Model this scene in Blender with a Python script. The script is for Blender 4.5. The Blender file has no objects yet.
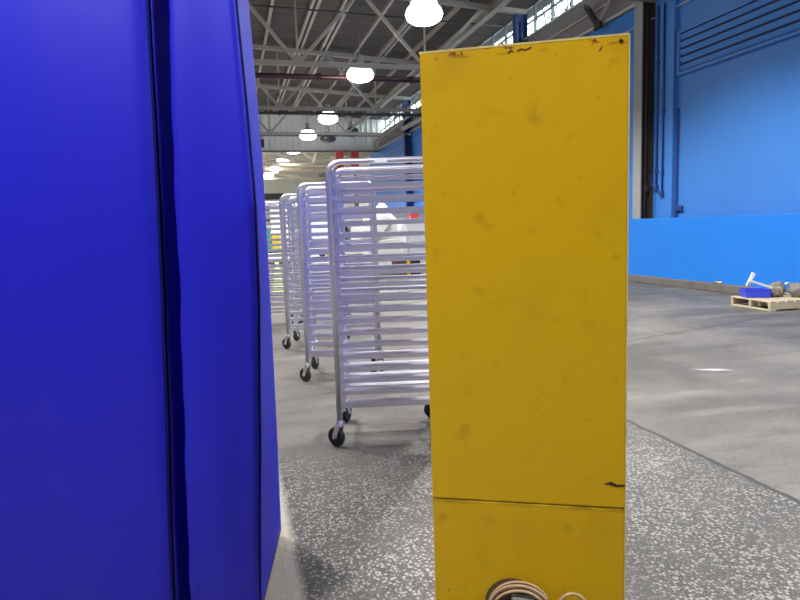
import bpy, bmesh, math, random
from mathutils import Vector, Matrix, noise
random.seed(7)
C = bpy.context.scene.collection
PI = math.pi
sc = bpy.context.scene

# ------------------------------------------------------------------ camera
F, CX, CY, EYE = 620.0, 400.0, 300.0, 1.33
def _d(px, py): return Vector((px-CX, CY-py, -F))
_p1, _p2 = _d(230, 233), _d(630, 233-0.034*400)
_U = _p2.cross(_p1).normalized()
if _U.y < 0: _U = -_U
_Y = _p1.normalized(); _X = _Y.cross(_U)
ROT = Matrix((_X, _Y, _U))
EYEP = Vector((0, 0, EYE))
cd = bpy.data.cameras.new('camera'); cam = bpy.data.objects.new('camera', cd); C.objects.link(cam)
m4 = ROT.to_4x4(); m4.translation = EYEP; cam.matrix_world = m4
cd.sensor_width = 36; cd.lens = F/800*36; cd.clip_start = 0.05; cd.clip_end = 300
sc.camera = cam
def ray(px, py): return ROT @ (_d(px, py)/F)
def onx(px, py, X): r = ray(px, py); return EYEP + r*(X/r.x)
def ony(px, py, Y): r = ray(px, py); return EYEP + r*(Y/r.y)
def onz(px, py, z=0): r = ray(px, py); return EYEP + r*((z-EYE)/r.z)
def onplane(px, py, P, n):
    r = ray(px, py); return EYEP + r*((Vector(P)-EYEP).dot(n)/r.dot(n))

# ------------------------------------------------------------------ materials
def lin(r, g, b):
    f = lambda c: (c/255/12.92) if c/255 <= .04045 else ((c/255+.055)/1.055)**2.4
    return (f(r), f(g), f(b), 1)
def mat(name, col, rough=.5, metal=0, var=.12, scale=6, bump=0, bscale=40, sheen=0, spec=.5, stretch=(1,1,1), emit=None, es=0, dirt=None, dscale=3, damt=.6, world=False):
    m = bpy.data.materials.new(name); m.use_nodes = True
    nt = m.node_tree; N = nt.nodes; L = nt.links
    b = N['Principled BSDF']
    tc = N.new('ShaderNodeTexCoord'); mp = N.new('ShaderNodeMapping'); mp.inputs['Scale'].default_value = stretch
    L.new(tc.outputs['Object'], mp.inputs['Vector'])
    n = N.new('ShaderNodeTexNoise'); n.inputs['Scale'].default_value = scale; n.inputs['Detail'].default_value = 5
    L.new(mp.outputs[0], n.inputs['Vector'])
    mx = N.new('ShaderNodeMix'); mx.data_type = 'RGBA'
    lo = tuple(c*(1-var) for c in col[:3])+(1,); hi = tuple(min(1, c*(1+var)) for c in col[:3])+(1,)
    mx.inputs[6].default_value = lo; mx.inputs[7].default_value = hi
    L.new(n.outputs[0], mx.inputs[0])
    out = mx.outputs[2]
    if dirt:
        n2 = N.new('ShaderNodeTexNoise'); n2.inputs['Scale'].default_value = dscale; n2.inputs['Detail'].default_value = 8; n2.inputs['Roughness'].default_value = .65
        L.new(mp.outputs[0], n2.inputs['Vector'])
        rp = N.new('ShaderNodeMapRange'); rp.inputs[1].default_value = .55; rp.inputs[2].default_value = .75; rp.inputs[4].default_value = damt
        L.new(n2.outputs[0], rp.inputs[0])
        m2 = N.new('ShaderNodeMix'); m2.data_type = 'RGBA'; m2.inputs[7].default_value = dirt
        L.new(rp.outputs[0], m2.inputs[0]); L.new(out, m2.inputs[6]); out = m2.outputs[2]
    L.new(out, b.inputs['Base Color'])
    b.inputs['Roughness'].default_value = rough; b.inputs['Metallic'].default_value = metal
    b.inputs['Specular IOR Level'].default_value = spec
    if sheen: b.inputs['Sheen Weight'].default_value = sheen
    if emit: b.inputs['Emission Color'].default_value = emit; b.inputs['Emission Strength'].default_value = es
    if bump:
        nb = N.new('ShaderNodeTexNoise'); nb.inputs['Scale'].default_value = bscale; nb.inputs['Detail'].default_value = 4
        L.new(mp.outputs[0], nb.inputs['Vector'])
        bp = N.new('ShaderNodeBump'); bp.inputs['Strength'].default_value = bump; bp.inputs['Distance'].default_value = .01
        L.new(nb.outputs[0], bp.inputs['Height']); L.new(bp.outputs[0], b.inputs['Normal'])
    return m

M = {}
M['cover'] = mat('blue_fabric', (.011, .011, .44, 1), .52, var=.06, scale=3, spec=.18, bump=.12, bscale=9, stretch=(1.5,1.5,.35))
M['piping'] = mat('dark_piping', (.006, .008, .06, 1), .9, spec=.1)
M['alu'] = mat('aluminium', (.74, .725, .82, 1), .37, 1, var=.06, scale=20)
M['alu_b'] = mat('bright_aluminium', (.85, .85, .90, 1), .3, 1, var=.05, scale=20)
M['zinc'] = mat('zinc', (.75, .75, .77, 1), .3, 1)
M['rubber'] = mat('black_rubber', (.012, .012, .013, 1), .55)
M['white'] = mat('white_paint', (.75, .75, .74, 1), .5)
M['label'] = mat('paper_label', (.85, .85, .85, 1), .6)
M['wall'] = mat('blue_wall_paint', (.058, .222, .64, 1), .42, var=.10, scale=.8, dirt=(.045,.18,.54,1), dscale=.9, damt=.45, spec=.35)
M['panel'] = mat('bright_blue_panel', (.019, .205, .73, 1), .4, var=.05, scale=1.2, spec=.3)
M['kerb'] = mat('kerb_concrete', (.15, .135, .125, 1), .8, var=.3, scale=5, bump=.3)
M['steel_grey'] = mat('grey_steel_paint', (.35, .32, .285, 1), .55, var=.18, scale=3)
M['steel_dark'] = mat('dark_steel', (.045, .043, .045, 1), .6, var=.2)
M['column_grey'] = mat('column_grey_paint', (.30, .31, .31, 1), .6, var=.1)
M['column_dark'] = mat('column_dark_paint', (.045, .038, .034, 1), .6, var=.25, scale=3)
M['red_pipe'] = mat('red_pipe_paint', (.040, .006, .009, 1), .5, var=.2)
M['light_pipe'] = mat('pale_conduit', (.5, .49, .47, 1), .45)
M['corr'] = mat('pale_corrugated', (.80, .81, .78, 1), .5, var=.08, scale=.7)
M['strip'] = mat('grey_cladding', (.26, .245, .25, 1), .6, var=.15, scale=1.2, stretch=(1,.2,1))
M['pale'] = mat('pale_wall', (.62, .65, .60, 1), .7, var=.1, scale=.5)
M['pale_roof'] = mat('pale_roof', (.70, .68, .64, 1), .7, var=.2, scale=.6)
M['tan'] = mat('tan_duct', (.62, .55, .44, 1), .5, var=.2, scale=1)
M['plain_wall'] = mat('plain_grey_wall', (.35, .35, .36, 1), .8, var=.1, scale=.4)
M['ground'] = mat('outside_ground', (.2, .19, .17, 1), .9)
M['bark'] = mat('bark', (.05, .045, .04, 1), .9)
M['black'] = mat('black_plastic', (.012, .012, .014, 1), .5)
M['frame'] = mat('window_frame_steel', (.12, .13, .14, 1), .5)
M['wood'] = mat('pallet_wood', (.50, .42, .29, 1), .75, var=.25, scale=5, stretch=(6,1,6))
M['tote'] = mat('blue_tote_plastic', (.045, .075, .72, 1), .4)
M['rag'] = mat('grey_rag', (.20, .18, .16, 1), .9, var=.4, scale=14)
M['brown'] = mat('brown_board', (.10, .045, .03, 1), .6)
M['yellow_tag'] = mat('yellow_plastic', (.75, .55, .05, 1), .5)
M['red'] = mat('red_paint', (.60, .05, .05, 1), .5)
M['teal'] = mat('teal_plastic', (.02, .33, .30, 1), .5)
M['hivis'] = mat('pale_lime', (.55, .72, .22, 1), .6)
M['canvas'] = mat('white_canvas', (.78, .77, .74, 1), .8, bump=.4, bscale=6)
M['cardboard'] = mat('cardboard', (.5, .36, .2, 1), .8)
M['cord'] = mat('beige_cord', (.34, .23, .13, 1), .5, var=.08)
M['plug'] = mat('grey_plug', (.15, .15, .135, 1), .5)
M['bolt'] = mat('dark_bolt', (.05, .03, .02, 1), .5, 1)
M['refl'] = mat('lamp_reflector', (.55, .55, .55, 1), .35, .8)
M['lens'] = mat('lamp_lens', (.9, .9, .9, 1), .4, emit=(1, .98, .96, 1), es=6)
M['lens_off'] = mat('dark_lamp_lens', (.05, .05, .055, 1), .3)

# yellow cabinet paint with scuffs and rust spots
def yellow():
    m = mat('yellow_sheet_paint', (.475, .290, .003, 1), .45, var=.05, scale=1.5, spec=.22)
    nt = m.node_tree; N = nt.nodes; L = nt.links; b = N['Principled BSDF']
    src = b.inputs['Base Color'].links[0].from_socket
    tc = N.new('ShaderNodeTexCoord')
    def blot(scale, lo, hi, col, amt, prev, detail=6, stretch=(1,1,1), mask=None):
        mp = N.new('ShaderNodeMapping'); mp.inputs['Scale'].default_value = stretch; L.new(tc.outputs['Object'], mp.inputs[0])
        n = N.new('ShaderNodeTexNoise'); n.inputs['Scale'].default_value = scale; n.inputs['Detail'].default_value = detail; L.new(mp.outputs[0], n.inputs[0])
        r = N.new('ShaderNodeMapRange'); r.inputs[1].default_value = lo; r.inputs[2].default_value = hi; r.inputs[4].default_value = amt; L.new(n.outputs[0], r.inputs[0])
        o = r.outputs[0]
        if mask:
            mm = N.new('ShaderNodeMath'); mm.operation = 'MULTIPLY'; L.new(o, mm.inputs[0]); L.new(mask, mm.inputs[1]); o = mm.outputs[0]
        x = N.new('ShaderNodeMix'); x.data_type = 'RGBA'; x.inputs[7].default_value = col
        L.new(o, x.inputs[0]); L.new(prev, x.inputs[6]); return x.outputs[2]
    src = blot(16, .60, .72, (.33, .19, .006, 1), .6, src)
    src = blot(5, .56, .75, (.36, .205, .006, 1), .5, src)
    src = blot(38, .73, .78, (.15, .07, .01, 1), .5, src, 2)
    # rust close to the top edge and a scuffed line along the sheet joint
    sx = N.new('ShaderNodeSeparateXYZ'); L.new(tc.outputs['Object'], sx.inputs[0])
    def band(z0, w):
        a = N.new('ShaderNodeMath'); a.operation = 'SUBTRACT'; L.new(sx.outputs[2], a.inputs[0]); a.inputs[1].default_value = z0
        c = N.new('ShaderNodeMath'); c.operation = 'ABSOLUTE'; L.new(a.outputs[0], c.inputs[0])
        r = N.new('ShaderNodeMapRange'); r.inputs[1].default_value = 0; r.inputs[2].default_value = w; r.inputs[3].default_value = 1; r.inputs[4].default_value = 0; L.new(c.outputs[0], r.inputs[0])
        return r.outputs[0]
    src = blot(30, .56, .62, (.12, .03, .01, 1), 1, src, 4, (1,1,2), band(1.752, .016))
    src = blot(9, .35, .62, (.17, .10, .01, 1), .95, src, 5, (1,1,.2), band(.593, .011))
    L.new(src, b.inputs['Base Color'])
    return m
M['yellow'] = yellow()

# ceiling deck: dark boards with grain across the hall
def deck():
    m = mat('roof_deck', (.078, .066, .061, 1), .85, var=.7, scale=2.2, stretch=(.22, 3.2, 1), dirt=(.022,.018,.018,1), dscale=1.6, damt=.9)
    return m
M['deck'] = deck()

def glass():
    m = bpy.data.materials.new('window_glass'); m.use_nodes = True
    nt = m.node_tree; N = nt.nodes; L = nt.links; N.clear()
    o = N.new('ShaderNodeOutputMaterial'); t = N.new('ShaderNodeBsdfTransparent'); g = N.new('ShaderNodeBsdfGlossy')
    t.inputs[0].default_value = (.86, .93, .93, 1); g.inputs['Roughness'].default_value = .05
    x = N.new('ShaderNodeMixShader'); x.inputs[0].default_value = .07
    L.new(t.outputs[0], x.inputs[1]); L.new(g.outputs[0], x.inputs[2]); L.new(x.outputs[0], o.inputs[0])
    return m
M['glass'] = glass()

# floor: worn concrete beyond, exposed-chip terrazzo close to the camera
def floor_mat():
    m = bpy.data.materials.new('hall_floor'); m.use_nodes = True
    nt = m.node_tree; N = nt.nodes; L = nt.links; b = N['Principled BSDF']
    tc = N.new('ShaderNodeTexCoord'); P = tc.outputs['Object']
    def noi(scale, detail=6, stretch=(1,1,1), rough=.6, rot=0):
        mp = N.new('ShaderNodeMapping'); mp.inputs['Scale'].default_value = stretch; mp.inputs['Rotation'].default_value = (0,0,rot); L.new(P, mp.inputs[0])
        n = N.new('ShaderNodeTexNoise'); n.inputs['Scale'].default_value = scale; n.inputs['Detail'].default_value = detail; n.inputs['Roughness'].default_value = rough
        L.new(mp.outputs[0], n.inputs[0]); return n.outputs[0]
    def mr(v, a, c, lo=0, hi=1):
        r = N.new('ShaderNodeMapRange'); r.inputs[1].default_value = a; r.inputs[2].default_value = c; r.inputs[3].default_value = lo; r.inputs[4].default_value = hi
        L.new(v, r.inputs[0]); return r.outputs[0]
    def mth(op, a, c):
        x = N.new('ShaderNodeMath'); x.operation = op
        for i, v in enumerate((a, c)):
            if isinstance(v, (int, float)): x.inputs[i].default_value = v
            else: L.new(v, x.inputs[i])
        return x.outputs[0]
    def mix(f, a, c):
        x = N.new('ShaderNodeMix'); x.data_type = 'RGBA'
        for s, v in ((0, f), (6, a), (7, c)):
            if isinstance(v, (tuple, float, int)): x.inputs[s].default_value = v
            else: L.new(v, x.inputs[s])
        return x.outputs[2]
    # concrete
    conc = mix(mr(noi(.7, 8), .35, .68), (.060, .053, .045, 1), (.150, .136, .117, 1))
    conc = mix(mr(noi(1.6, 7, (.35, 1.6, 1), .62, .25), .52, .72, 0, .8), conc, (.042, .039, .038, 1))
    conc = mix(mr(noi(9, 8, (1,1,1), .7), .5, .72, 0, .55), conc, (.055, .051, .048, 1))
    conc = mix(mr(noi(1.3, 6, (.3, 1.5, 1), .6, -.2), .56, .74, 0, .6), conc, (.225, .208, .185, 1))
    conc = mix(mr(noi(45, 6, (1,1,1), .75), .52, .75, 0, .5), conc, (.25, .235, .21, 1))
    # terrazzo chips
    def vor(scale):
        v = N.new('ShaderNodeTexVoronoi'); v.inputs['Scale'].default_value = scale; L.new(P, v.inputs['Vector']); return v
    base = mix(mr(noi(1.7, 5), .35, .7), (.036, .033, .030, 1), (.075, .069, .063, 1))
    for scl, thr, col in ((120, .40, (.16, .15, .13, 1)), (66, .42, (.28, .265, .23, 1))):
        v = vor(scl)
        sep = N.new('ShaderNodeSeparateColor'); L.new(v.outputs['Color'], sep.inputs[0])
        on = mr(sep.outputs[0], thr, thr+.05)
        near = mr(v.outputs['Distance'], .52, .36)
        bare = mr(noi(1.9, 4), .36, .52, .35, 1)
        base = mix(mth('MULTIPLY', mth('MULTIPLY', on, near), bare), base, col)
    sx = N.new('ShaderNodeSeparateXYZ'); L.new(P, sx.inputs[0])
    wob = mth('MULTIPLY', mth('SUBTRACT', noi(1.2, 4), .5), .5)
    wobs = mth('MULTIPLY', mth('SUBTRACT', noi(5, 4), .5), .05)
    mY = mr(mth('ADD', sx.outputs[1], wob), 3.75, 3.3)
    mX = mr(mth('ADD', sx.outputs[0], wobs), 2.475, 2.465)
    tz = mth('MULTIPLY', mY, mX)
    # terrazzo mixed paler in a strip along its left side
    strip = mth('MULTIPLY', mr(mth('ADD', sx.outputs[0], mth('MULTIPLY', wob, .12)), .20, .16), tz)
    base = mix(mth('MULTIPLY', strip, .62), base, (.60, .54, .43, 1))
    col = mix(tz, conc, base)
    # cracks / joints
    c1 = mth('MULTIPLY', mr(mth('ABSOLUTE', mth('SUBTRACT', mth('ADD', sx.outputs[0], wobs), 2.47), 0), .020, .012), mr(sx.outputs[1], 4.4, 4.0))
    col = mix(mth('MULTIPLY', c1, .95), col, (.02, .019, .018, 1))
    lx = mth('SUBTRACT', mth('ADD', sx.outputs[1], wobs), mth('ADD', mth('MULTIPLY', sx.outputs[0], .26), 4.77))
    c2 = mth('MULTIPLY', mr(mth('ABSOLUTE', lx, 0), .042, .010), mr(sx.outputs[0], 6.9, 6.5))
    col = mix(mth('MULTIPLY', c2, mr(noi(3, 4), .3, .6, .2, .8)), col, (.035, .032, .031, 1))
    # one pale chalky scrape
    qx = mth('SUBTRACT', sx.outputs[0], 4.0); qy = mth('SUBTRACT', mth('ADD', sx.outputs[1], mth('MULTIPLY', qx, .45)), 4.42)
    sp = mth('MULTIPLY', mr(mth('ABSOLUTE', qx, 0), .16, .02), mr(mth('ABSOLUTE', mth('ADD', qy, mth('MULTIPLY', wobs, 2.0)), 0), .05, .01))
    col = mix(mth('MULTIPLY', sp, .8), col, (.6, .6, .6, 1))
    L.new(col, b.inputs['Base Color'])
    L.new(mr(noi(1.1, 6), .3, .7, .48, .68), b.inputs['Roughness'])
    bp = N.new('ShaderNodeBump'); bp.inputs['Strength'].default_value = .12; bp.inputs['Distance'].default_value = .01
    L.new(noi(3.5, 8), bp.inputs['Height']); L.new(bp.outputs[0], b.inputs['Normal'])
    return m
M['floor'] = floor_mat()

# ------------------------------------------------------------------ mesh helpers
class MB:
    def __init__(s): s.bm = bmesh.new()
    def box(s, c, size, rz=0, mtx=None, bev=0):
        m = mtx or (Matrix.Translation(Vector(c)) @ Matrix.Rotation(rz, 4, 'Z'))
        m = m @ Matrix.Diagonal((size[0], size[1], size[2], 1))
        r = bmesh.ops.create_cube(s.bm, size=1, matrix=m)
        if bev:
            es = {e for v in r['verts'] for e in v.link_edges}
            bmesh.ops.bevel(s.bm, geom=list(es), offset=bev, segments=2, affect='EDGES', profile=.5)
        return s
    def lo(s, a, b, bev=0):
        a, b = Vector(a), Vector(b); return s.box((a+b)/2, b-a, bev=bev)
    def bar(s, p, q, w, h=None, up=(0,0,1)):
        p, q = Vector(p), Vector(q); h = h or w; d = (q-p); L = d.length; d.normalize()
        u = Vector(up)
        if abs(d.dot(u)) > .98: u = Vector((0,1,0))
        x = d.cross(u).normalized(); z = x.cross(d).normalized()
        m = Matrix((x, d, z)).transposed().to_4x4(); m.translation = (p+q)/2
        bmesh.ops.create_cube(s.bm, size=1, matrix=m @ Matrix.Diagonal((w, L, h, 1)))
        return s
    def tube(s, pts, r, n=8, cap=True, closed=False):
        pts = [Vector(p) for p in pts]; rings = []; prev = None; K = len(pts)
        for i, p in enumerate(pts):
            if closed: d = pts[(i+1) % K]-pts[i-1]
            else: d = (pts[min(i+1, K-1)]-pts[max(i-1, 0)])
            d.normalize()
            if prev is None:
                a = Vector((0,0,1)) if abs(d.z) < .9 else Vector((1,0,0))
                x = d.cross(a).normalized()
            else: x = (prev - d*prev.dot(d)).normalized()
            prev = x; y = d.cross(x); rr = r[i] if isinstance(r, (list, tuple)) else r
            rings.append([s.bm.verts.new(p + (x*math.cos(2*PI*k/n)+y*math.sin(2*PI*k/n))*rr) for k in range(n)])
        for i in range(K if closed else K-1):
            a, b = rings[i], rings[(i+1) % K]
            for k in range(n): s.bm.faces.new((a[k], a[(k+1) % n], b[(k+1) % n], b[k]))
        if cap and not closed:
            s.bm.faces.new(rings[0][::-1]); s.bm.faces.new(rings[-1])
        return s
    def lathe(s, prof, c=(0,0,0), n=20, mtx=None):
        c = Vector(c); rings = []
        for r, z in prof:
            if r < 1e-5: rings.append([s.bm.verts.new((mtx @ Vector((0,0,z))) if mtx else c+Vector((0,0,z)))])
            else:
                ring = []
                for k in range(n):
                    p = Vector((r*math.cos(2*PI*k/n), r*math.sin(2*PI*k/n), z))
                    ring.append(s.bm.verts.new(mtx @ p if mtx else c+p))
                rings.append(ring)
        for a, b in zip(rings, rings[1:]):
            for k in range(n):
                k2 = (k+1) % n
                if len(a) == 1 and len(b) == 1: continue
                if len(a) == 1: s.bm.faces.new((a[0], b[k], b[k2]))
                elif len(b) == 1: s.bm.faces.new((a[k], b[0], a[k2]))
                else: s.bm.faces.new((a[k], b[k], b[k2], a[k2]))
        return s
    def grid(s, rows):
        vs = [[s.bm.verts.new(p) for p in r] for r in rows]
        for a, b in zip(vs, vs[1:]):
            for k in range(len(a)-1): s.bm.faces.new((a[k], a[k+1], b[k+1], b[k]))
        return s
    def lump(s, c, size, seed=0, amp=.25, sub=3, fr=2.0):
        r = bmesh.ops.create_icosphere(s.bm, subdivisions=sub, radius=1)
        for v in r['verts']:
            k = 1+amp*noise.noise(v.co*fr+Vector((seed*3.1, seed, 0)))
            q = v.co*k; v.co = Vector(c)+Vector((q.x*size[0], q.y*size[1], max(q.z, -.8)*size[2]))
        return s
    def build(s, name, m, parent=None, smooth=False, solid=0, bev=0, loc=None):
        bmesh.ops.recalc_face_normals(s.bm, faces=s.bm.faces[:]) if not solid else None
        me = bpy.data.meshes.new(name); s.bm.to_mesh(me); s.bm.free()
        me.materials.append(M[m] if isinstance(m, str) else m)
        o = bpy.data.objects.new(name, me); C.objects.link(o)
        if smooth:
            for p in me.polygons: p.use_smooth = True
        if solid:
            x = o.modifiers.new('thick', 'SOLIDIFY'); x.thickness = solid; x.offset = 0
        if bev:
            x = o.modifiers.new('bevel', 'BEVEL'); x.width = bev; x.segments = 2; x.limit_method = 'ANGLE'
        if parent: o.parent = parent
        return o
def tag(o, label, cat, group=None, kind=None):
    o['label'] = label; o['category'] = cat
    if group: o['group'] = group
    if kind: o['kind'] = kind
    return o
def thing(name, label, cat, loc=(0,0,0), rz=0, group=None):
    o = bpy.data.objects.new(name, None); C.objects.link(o); o.empty_display_size = .1
    o.location = loc; o.rotation_euler = (0,0,rz)
    return tag(o, label, cat, group)
def struct(o): o['kind'] = 'structure'; return o
def dup(root, loc, rz, label):
    r = root.copy(); C.objects.link(r); r.location = loc; r.rotation_euler = (0,0,rz); r['label'] = label
    for ch in list(root.children):
        c = ch.copy(); C.objects.link(c); c.parent = r
        for g in list(ch.children):
            d = g.copy(); C.objects.link(d); d.parent = c
    return r
ORD = ['nearest', 'second nearest', 'third nearest', 'fourth nearest', 'fifth nearest', 'sixth nearest', 'seventh nearest', 'eighth nearest', 'ninth nearest', 'farthest']

# ------------------------------------------------------------------ setting
XL, XR, YB, YF = -9.0, 8.8, -10.0, 62.0
def roofz(x): return 8.2-.06*x
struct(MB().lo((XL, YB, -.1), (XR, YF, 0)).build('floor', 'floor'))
struct(MB().lo((XR, YB-4, -.14), (34, YF, -.04)).build('ground', 'ground'))
def slab(y0, y1, name, m, ribs):
    b = MB()
    b.grid([[(x, y, roofz(x)+.02) for x in (XL-.3, 0, XR+.6)] for y in (y0, y1)])
    o = b.build(name, m, solid=.06); struct(o)
slab(YB-.3, 36.5, 'ceiling', 'deck', 1)
slab(36.5, YF+.3, 'ceiling.001', 'pale_roof', 0)
struct(MB().lo((XL-.2, YB, 0), (XL, YF, 9)).build('wall_left', 'plain_wall'))
M['back_blue'] = mat('reflection_blue_wall', (.020, .016, .16, 1), .6, var=.1, scale=.5)  # colour made up: unseen wall gives the rack metal its purple reflections
struct(MB().lo((XL, YB-.2, 0), (XR, YB, 9)).build('wall_back', 'back_blue'))
struct(MB().lo((XL, YF, 0), (XR+.2, YF+.2, 9)).build('wall_front', 'pale'))
# right wall: main blue wall (holes are not needed: the louvre sits in a shallow recess box)
WT, ST = 5.88, 6.72
struct(MB().lo((XR, YB, 0), (XR+.25, 39, WT)).build('wall_right', 'wall'))
struct(MB().lo((XR, 39, 0), (XR+.25, YF, WT)).build('wall_right.001', 'pale'))
struct(MB().lo((XR+.02, YB, WT), (XR+.22, YF, ST)).build('trim_1', 'strip'))
struct(MB().lo((XR, 36.4, ST), (XR+.2, YF, 8.0)).build('wall_right.002', 'pale'))
struct(MB().lo((8.35, -8, .13), (8.41, 27, 1.335)).build('wall_low', 'panel', bev=.004))
kb = MB().lo((8.26, -8, 0), (8.45, 27, .145))
struct(kb.build('baseboard_right', 'kerb', bev=.012))
# pilaster on the right wall carrying the conduits
struct(MB().lo((8.70, 10.86, 0), (8.8, 11.44, WT)).build('trim_2', 'wall', bev=.01))

# louvre vent
t = thing('louvre_vent', 'wide blue slatted vent high on the blue wall, right of the dark column', 'vent', (8.8, 9.0, 4.15))
y0, y1, z0, z1 = -1.9, 1.75, .02, .76
b = MB(); b.lo((-.07, y0-.05, z1), (.0, y1+.05, z1+.05)); b.lo((-.07, y0-.05, z0-.05), (0, y1+.05, z0)); b.lo((-.07, y1, z0), (0, y1+.05, z1)); b.lo((-.07, y0-.05, z0), (0, y0, z1))
b.build('frame', 'wall', t)
M['recess'] = mat('vent_back_blue', (.012, .03, .14, 1), .7)
MB().lo((-.012, y0, z0), (-.002, y1, z1)).build('backing', 'recess', t)
for k in range(5):
    zc = z0+.075+k*.148
    m = Matrix.Translation((-.04, (y0+y1)/2, zc)) @ Matrix.Rotation(math.radians(-24), 4, 'Y')
    MB().box((0,0,0), (.012, y1-y0, .100), mtx=m).build('slat', 'wall', t)

# conduits with boxes on the pilaster
def conduit(y, zlo, label, elbow):
    t = thing('wall_conduit', label, 'conduit', (8.68, y, zlo), group='blue conduits by the column')
    pts = [(0,0,0), (0,0,5.6-zlo)]
    MB().tube(pts, .02, 8).build('pipe', 'recess2', t, smooth=True)
    MB().box((0,0,.02), (.07,.09,.12), bev=.008).build('junction_box', 'recess2', t)
    for z in elbow: MB().box((0, 0, z-zlo), (.05, .06, .10), bev=.008).build('coupling', 'recess2', t)
    MB().tube([(0, 0, .02), (0, .10, .0), (0, .16, .1), (0, .22, .30)], .012, 6).build('flex_tail', 'recess2', t, smooth=True)
M['recess2'] = mat('dark_blue_conduit', (.018, .05, .22, 1), .5)
conduit(11.30, 1.95, 'left one of two thin dark blue conduits running up the wall', (4.5, 2.3))
conduit(11.12, 1.82, 'right one of two thin dark blue conduits running up the wall', (3.5, 2.25))
t = tag(MB().tube([(8.775, 10.80, 0), (8.775, 10.80, 3.5)], .022, 8).box((8.77, 10.72, 1.52), (.05, .2, .1)).build('pipe_shadow', 'recess2'), 'dark blue strip with a foot, drawn as a downpipe shadow on the upper wall', 'pipe')  # dark tube and foot modelled in place of a downpipe's shadow

# columns along the right wall
def hcol(y, label, mf, mw, first=False):
    t = thing('steel_column', label, 'column', (8.62, y, 0), group='steel columns along the blue wall')
    MB().lo((-.19, -.13, 0), (-.165, .13, 7.4)).build('flange', mf, t)
    MB().lo((.145, -.13, 0), (.17, .13, 7.4)).build('flange', mw, t)
    MB().lo((-.165, -.012, 0), (.145, .012, 7.4)).build('web', mw, t)
    MB().tube([(-.02, -.06, 0), (-.02, -.06, 7.2)], .022, 8).build('riser_pipe', mw, t, smooth=True)
    MB().lo((-.06, -.10, 1.9), (.02, -.03, 2.05), bev=.005).build('pipe_clamp', mw, t)
    MB().lo((-.22, -.17, 0), (.18, .17, .02)).build('base_plate', mw, t)
hcol(11.62, 'grey and dark brown steel column just right of the yellow cabinet', 'column_grey', 'column_dark')
M['blue_dark'] = mat('blue_column_paint', (.02, .05, .2, 1), .5)
for i, y in enumerate((17.4, 23.6, 29.6)):
    hcol(y, ['dark blue steel column behind the yellow cabinet', 'second dark blue steel column behind the yellow cabinet', 'dark blue column seen above the nearest rack, by the cabinet edge'][i], 'blue_dark', 'blue_dark')

# clerestory windows
yy = -9.0; k = 1
while yy < 36:
    h = roofz(XR)-.04
    fr = MB(); w = 3.0
    for a in (0, 1, 2): fr.lo((XR+.06, yy+a*1.0-.025, ST), (XR+.14, yy+a*1.0+.025, h))
    fr.lo((XR+.06, yy, ST), (XR+.14, yy+w, ST+.06)); fr.lo((XR+.06, yy, h-.06), (XR+.14, yy+w, h)); fr.lo((XR+.07, yy, (ST+h)/2-.02), (XR+.13, yy+w, (ST+h)/2+.02))
    o = struct(fr.build('window_%d' % k, 'frame'))
    MB().grid([[(XR+.10, a, z) for a in (yy+.02, yy+w-.02)] for z in (ST+.05, h-.05)]).build('pane', 'glass', o)
    yy += w; k += 1
# bare trees outside
def branch(b, p, d, L, r, lev):
    n = 4; pts = [p]; q = p.copy(); dd = d.copy()
    for i in range(n):
        dd = (dd+Vector((random.uniform(-.3,.3), random.uniform(-.3,.3), random.uniform(-.12,.22)))).normalized(); q = q+dd*L/n; pts.append(q.copy())
    b.tube(pts, [r*(1-.55*i/n) for i in range(n+1)], 5)
    if lev > 0:
        for i in range(5 if lev > 1 else 6):
            s = pts[random.randint(1, n)]
            nd = (dd+Vector((random.uniform(-1,1), random.uniform(-1,1), random.uniform(-.3,.7)))).normalized()
            branch(b, s.copy(), nd, L*.62, r*.56, lev-1)
for i, (x, y) in enumerate(((15.8, 18.0), (16.2, 28.5), (15.8, 40))):
    b = MB(); branch(b, Vector((x, y, -.04)), Vector((-.03,0,1)), 6.4, .16, 4)
    tag(b.build('bare_tree', 'bark'), ['dark bare tree outside the windows above the yellow cabinet', 'dark bare tree outside, left of the tree above the cabinet', 'dark bare tree outside, seen just left of the cabinet top', 'farthest dark bare tree outside the high windows'][i], 'tree', 'bare trees outside the high windows')

# hanging corrugated partition
b = MB(); x = XL; prof = []
while x < XR-.02:
    prof += [(x, 0), (x+.27, 0), (x+.275, -.14), (x+.325, -.14)]; x += .33
rows = []
for zz in (0, 1): rows.append([Vector((min(px, XR), 36.5+py, (5.8 if zz == 0 else roofz(px)-.02))) for px, py in prof])
b.grid(rows)
struct(b.build('wall_bulkhead', 'corr', solid=.01))
M['rail'] = mat('grey_girt', (.16,.15,.15,1), .6)
for z, lb in ((6.72, 'dark horizontal rail across the middle of the hanging corrugated partition'), (5.82, 'dark horizontal rail along the bottom of the hanging corrugated partition')):
    tag(MB().lo((XL, 36.30, z-.05), (XR, 36.42, z+.05)).build('girt_rail', 'rail'), lb, 'rail', 'rails on the corrugated partition')

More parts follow.
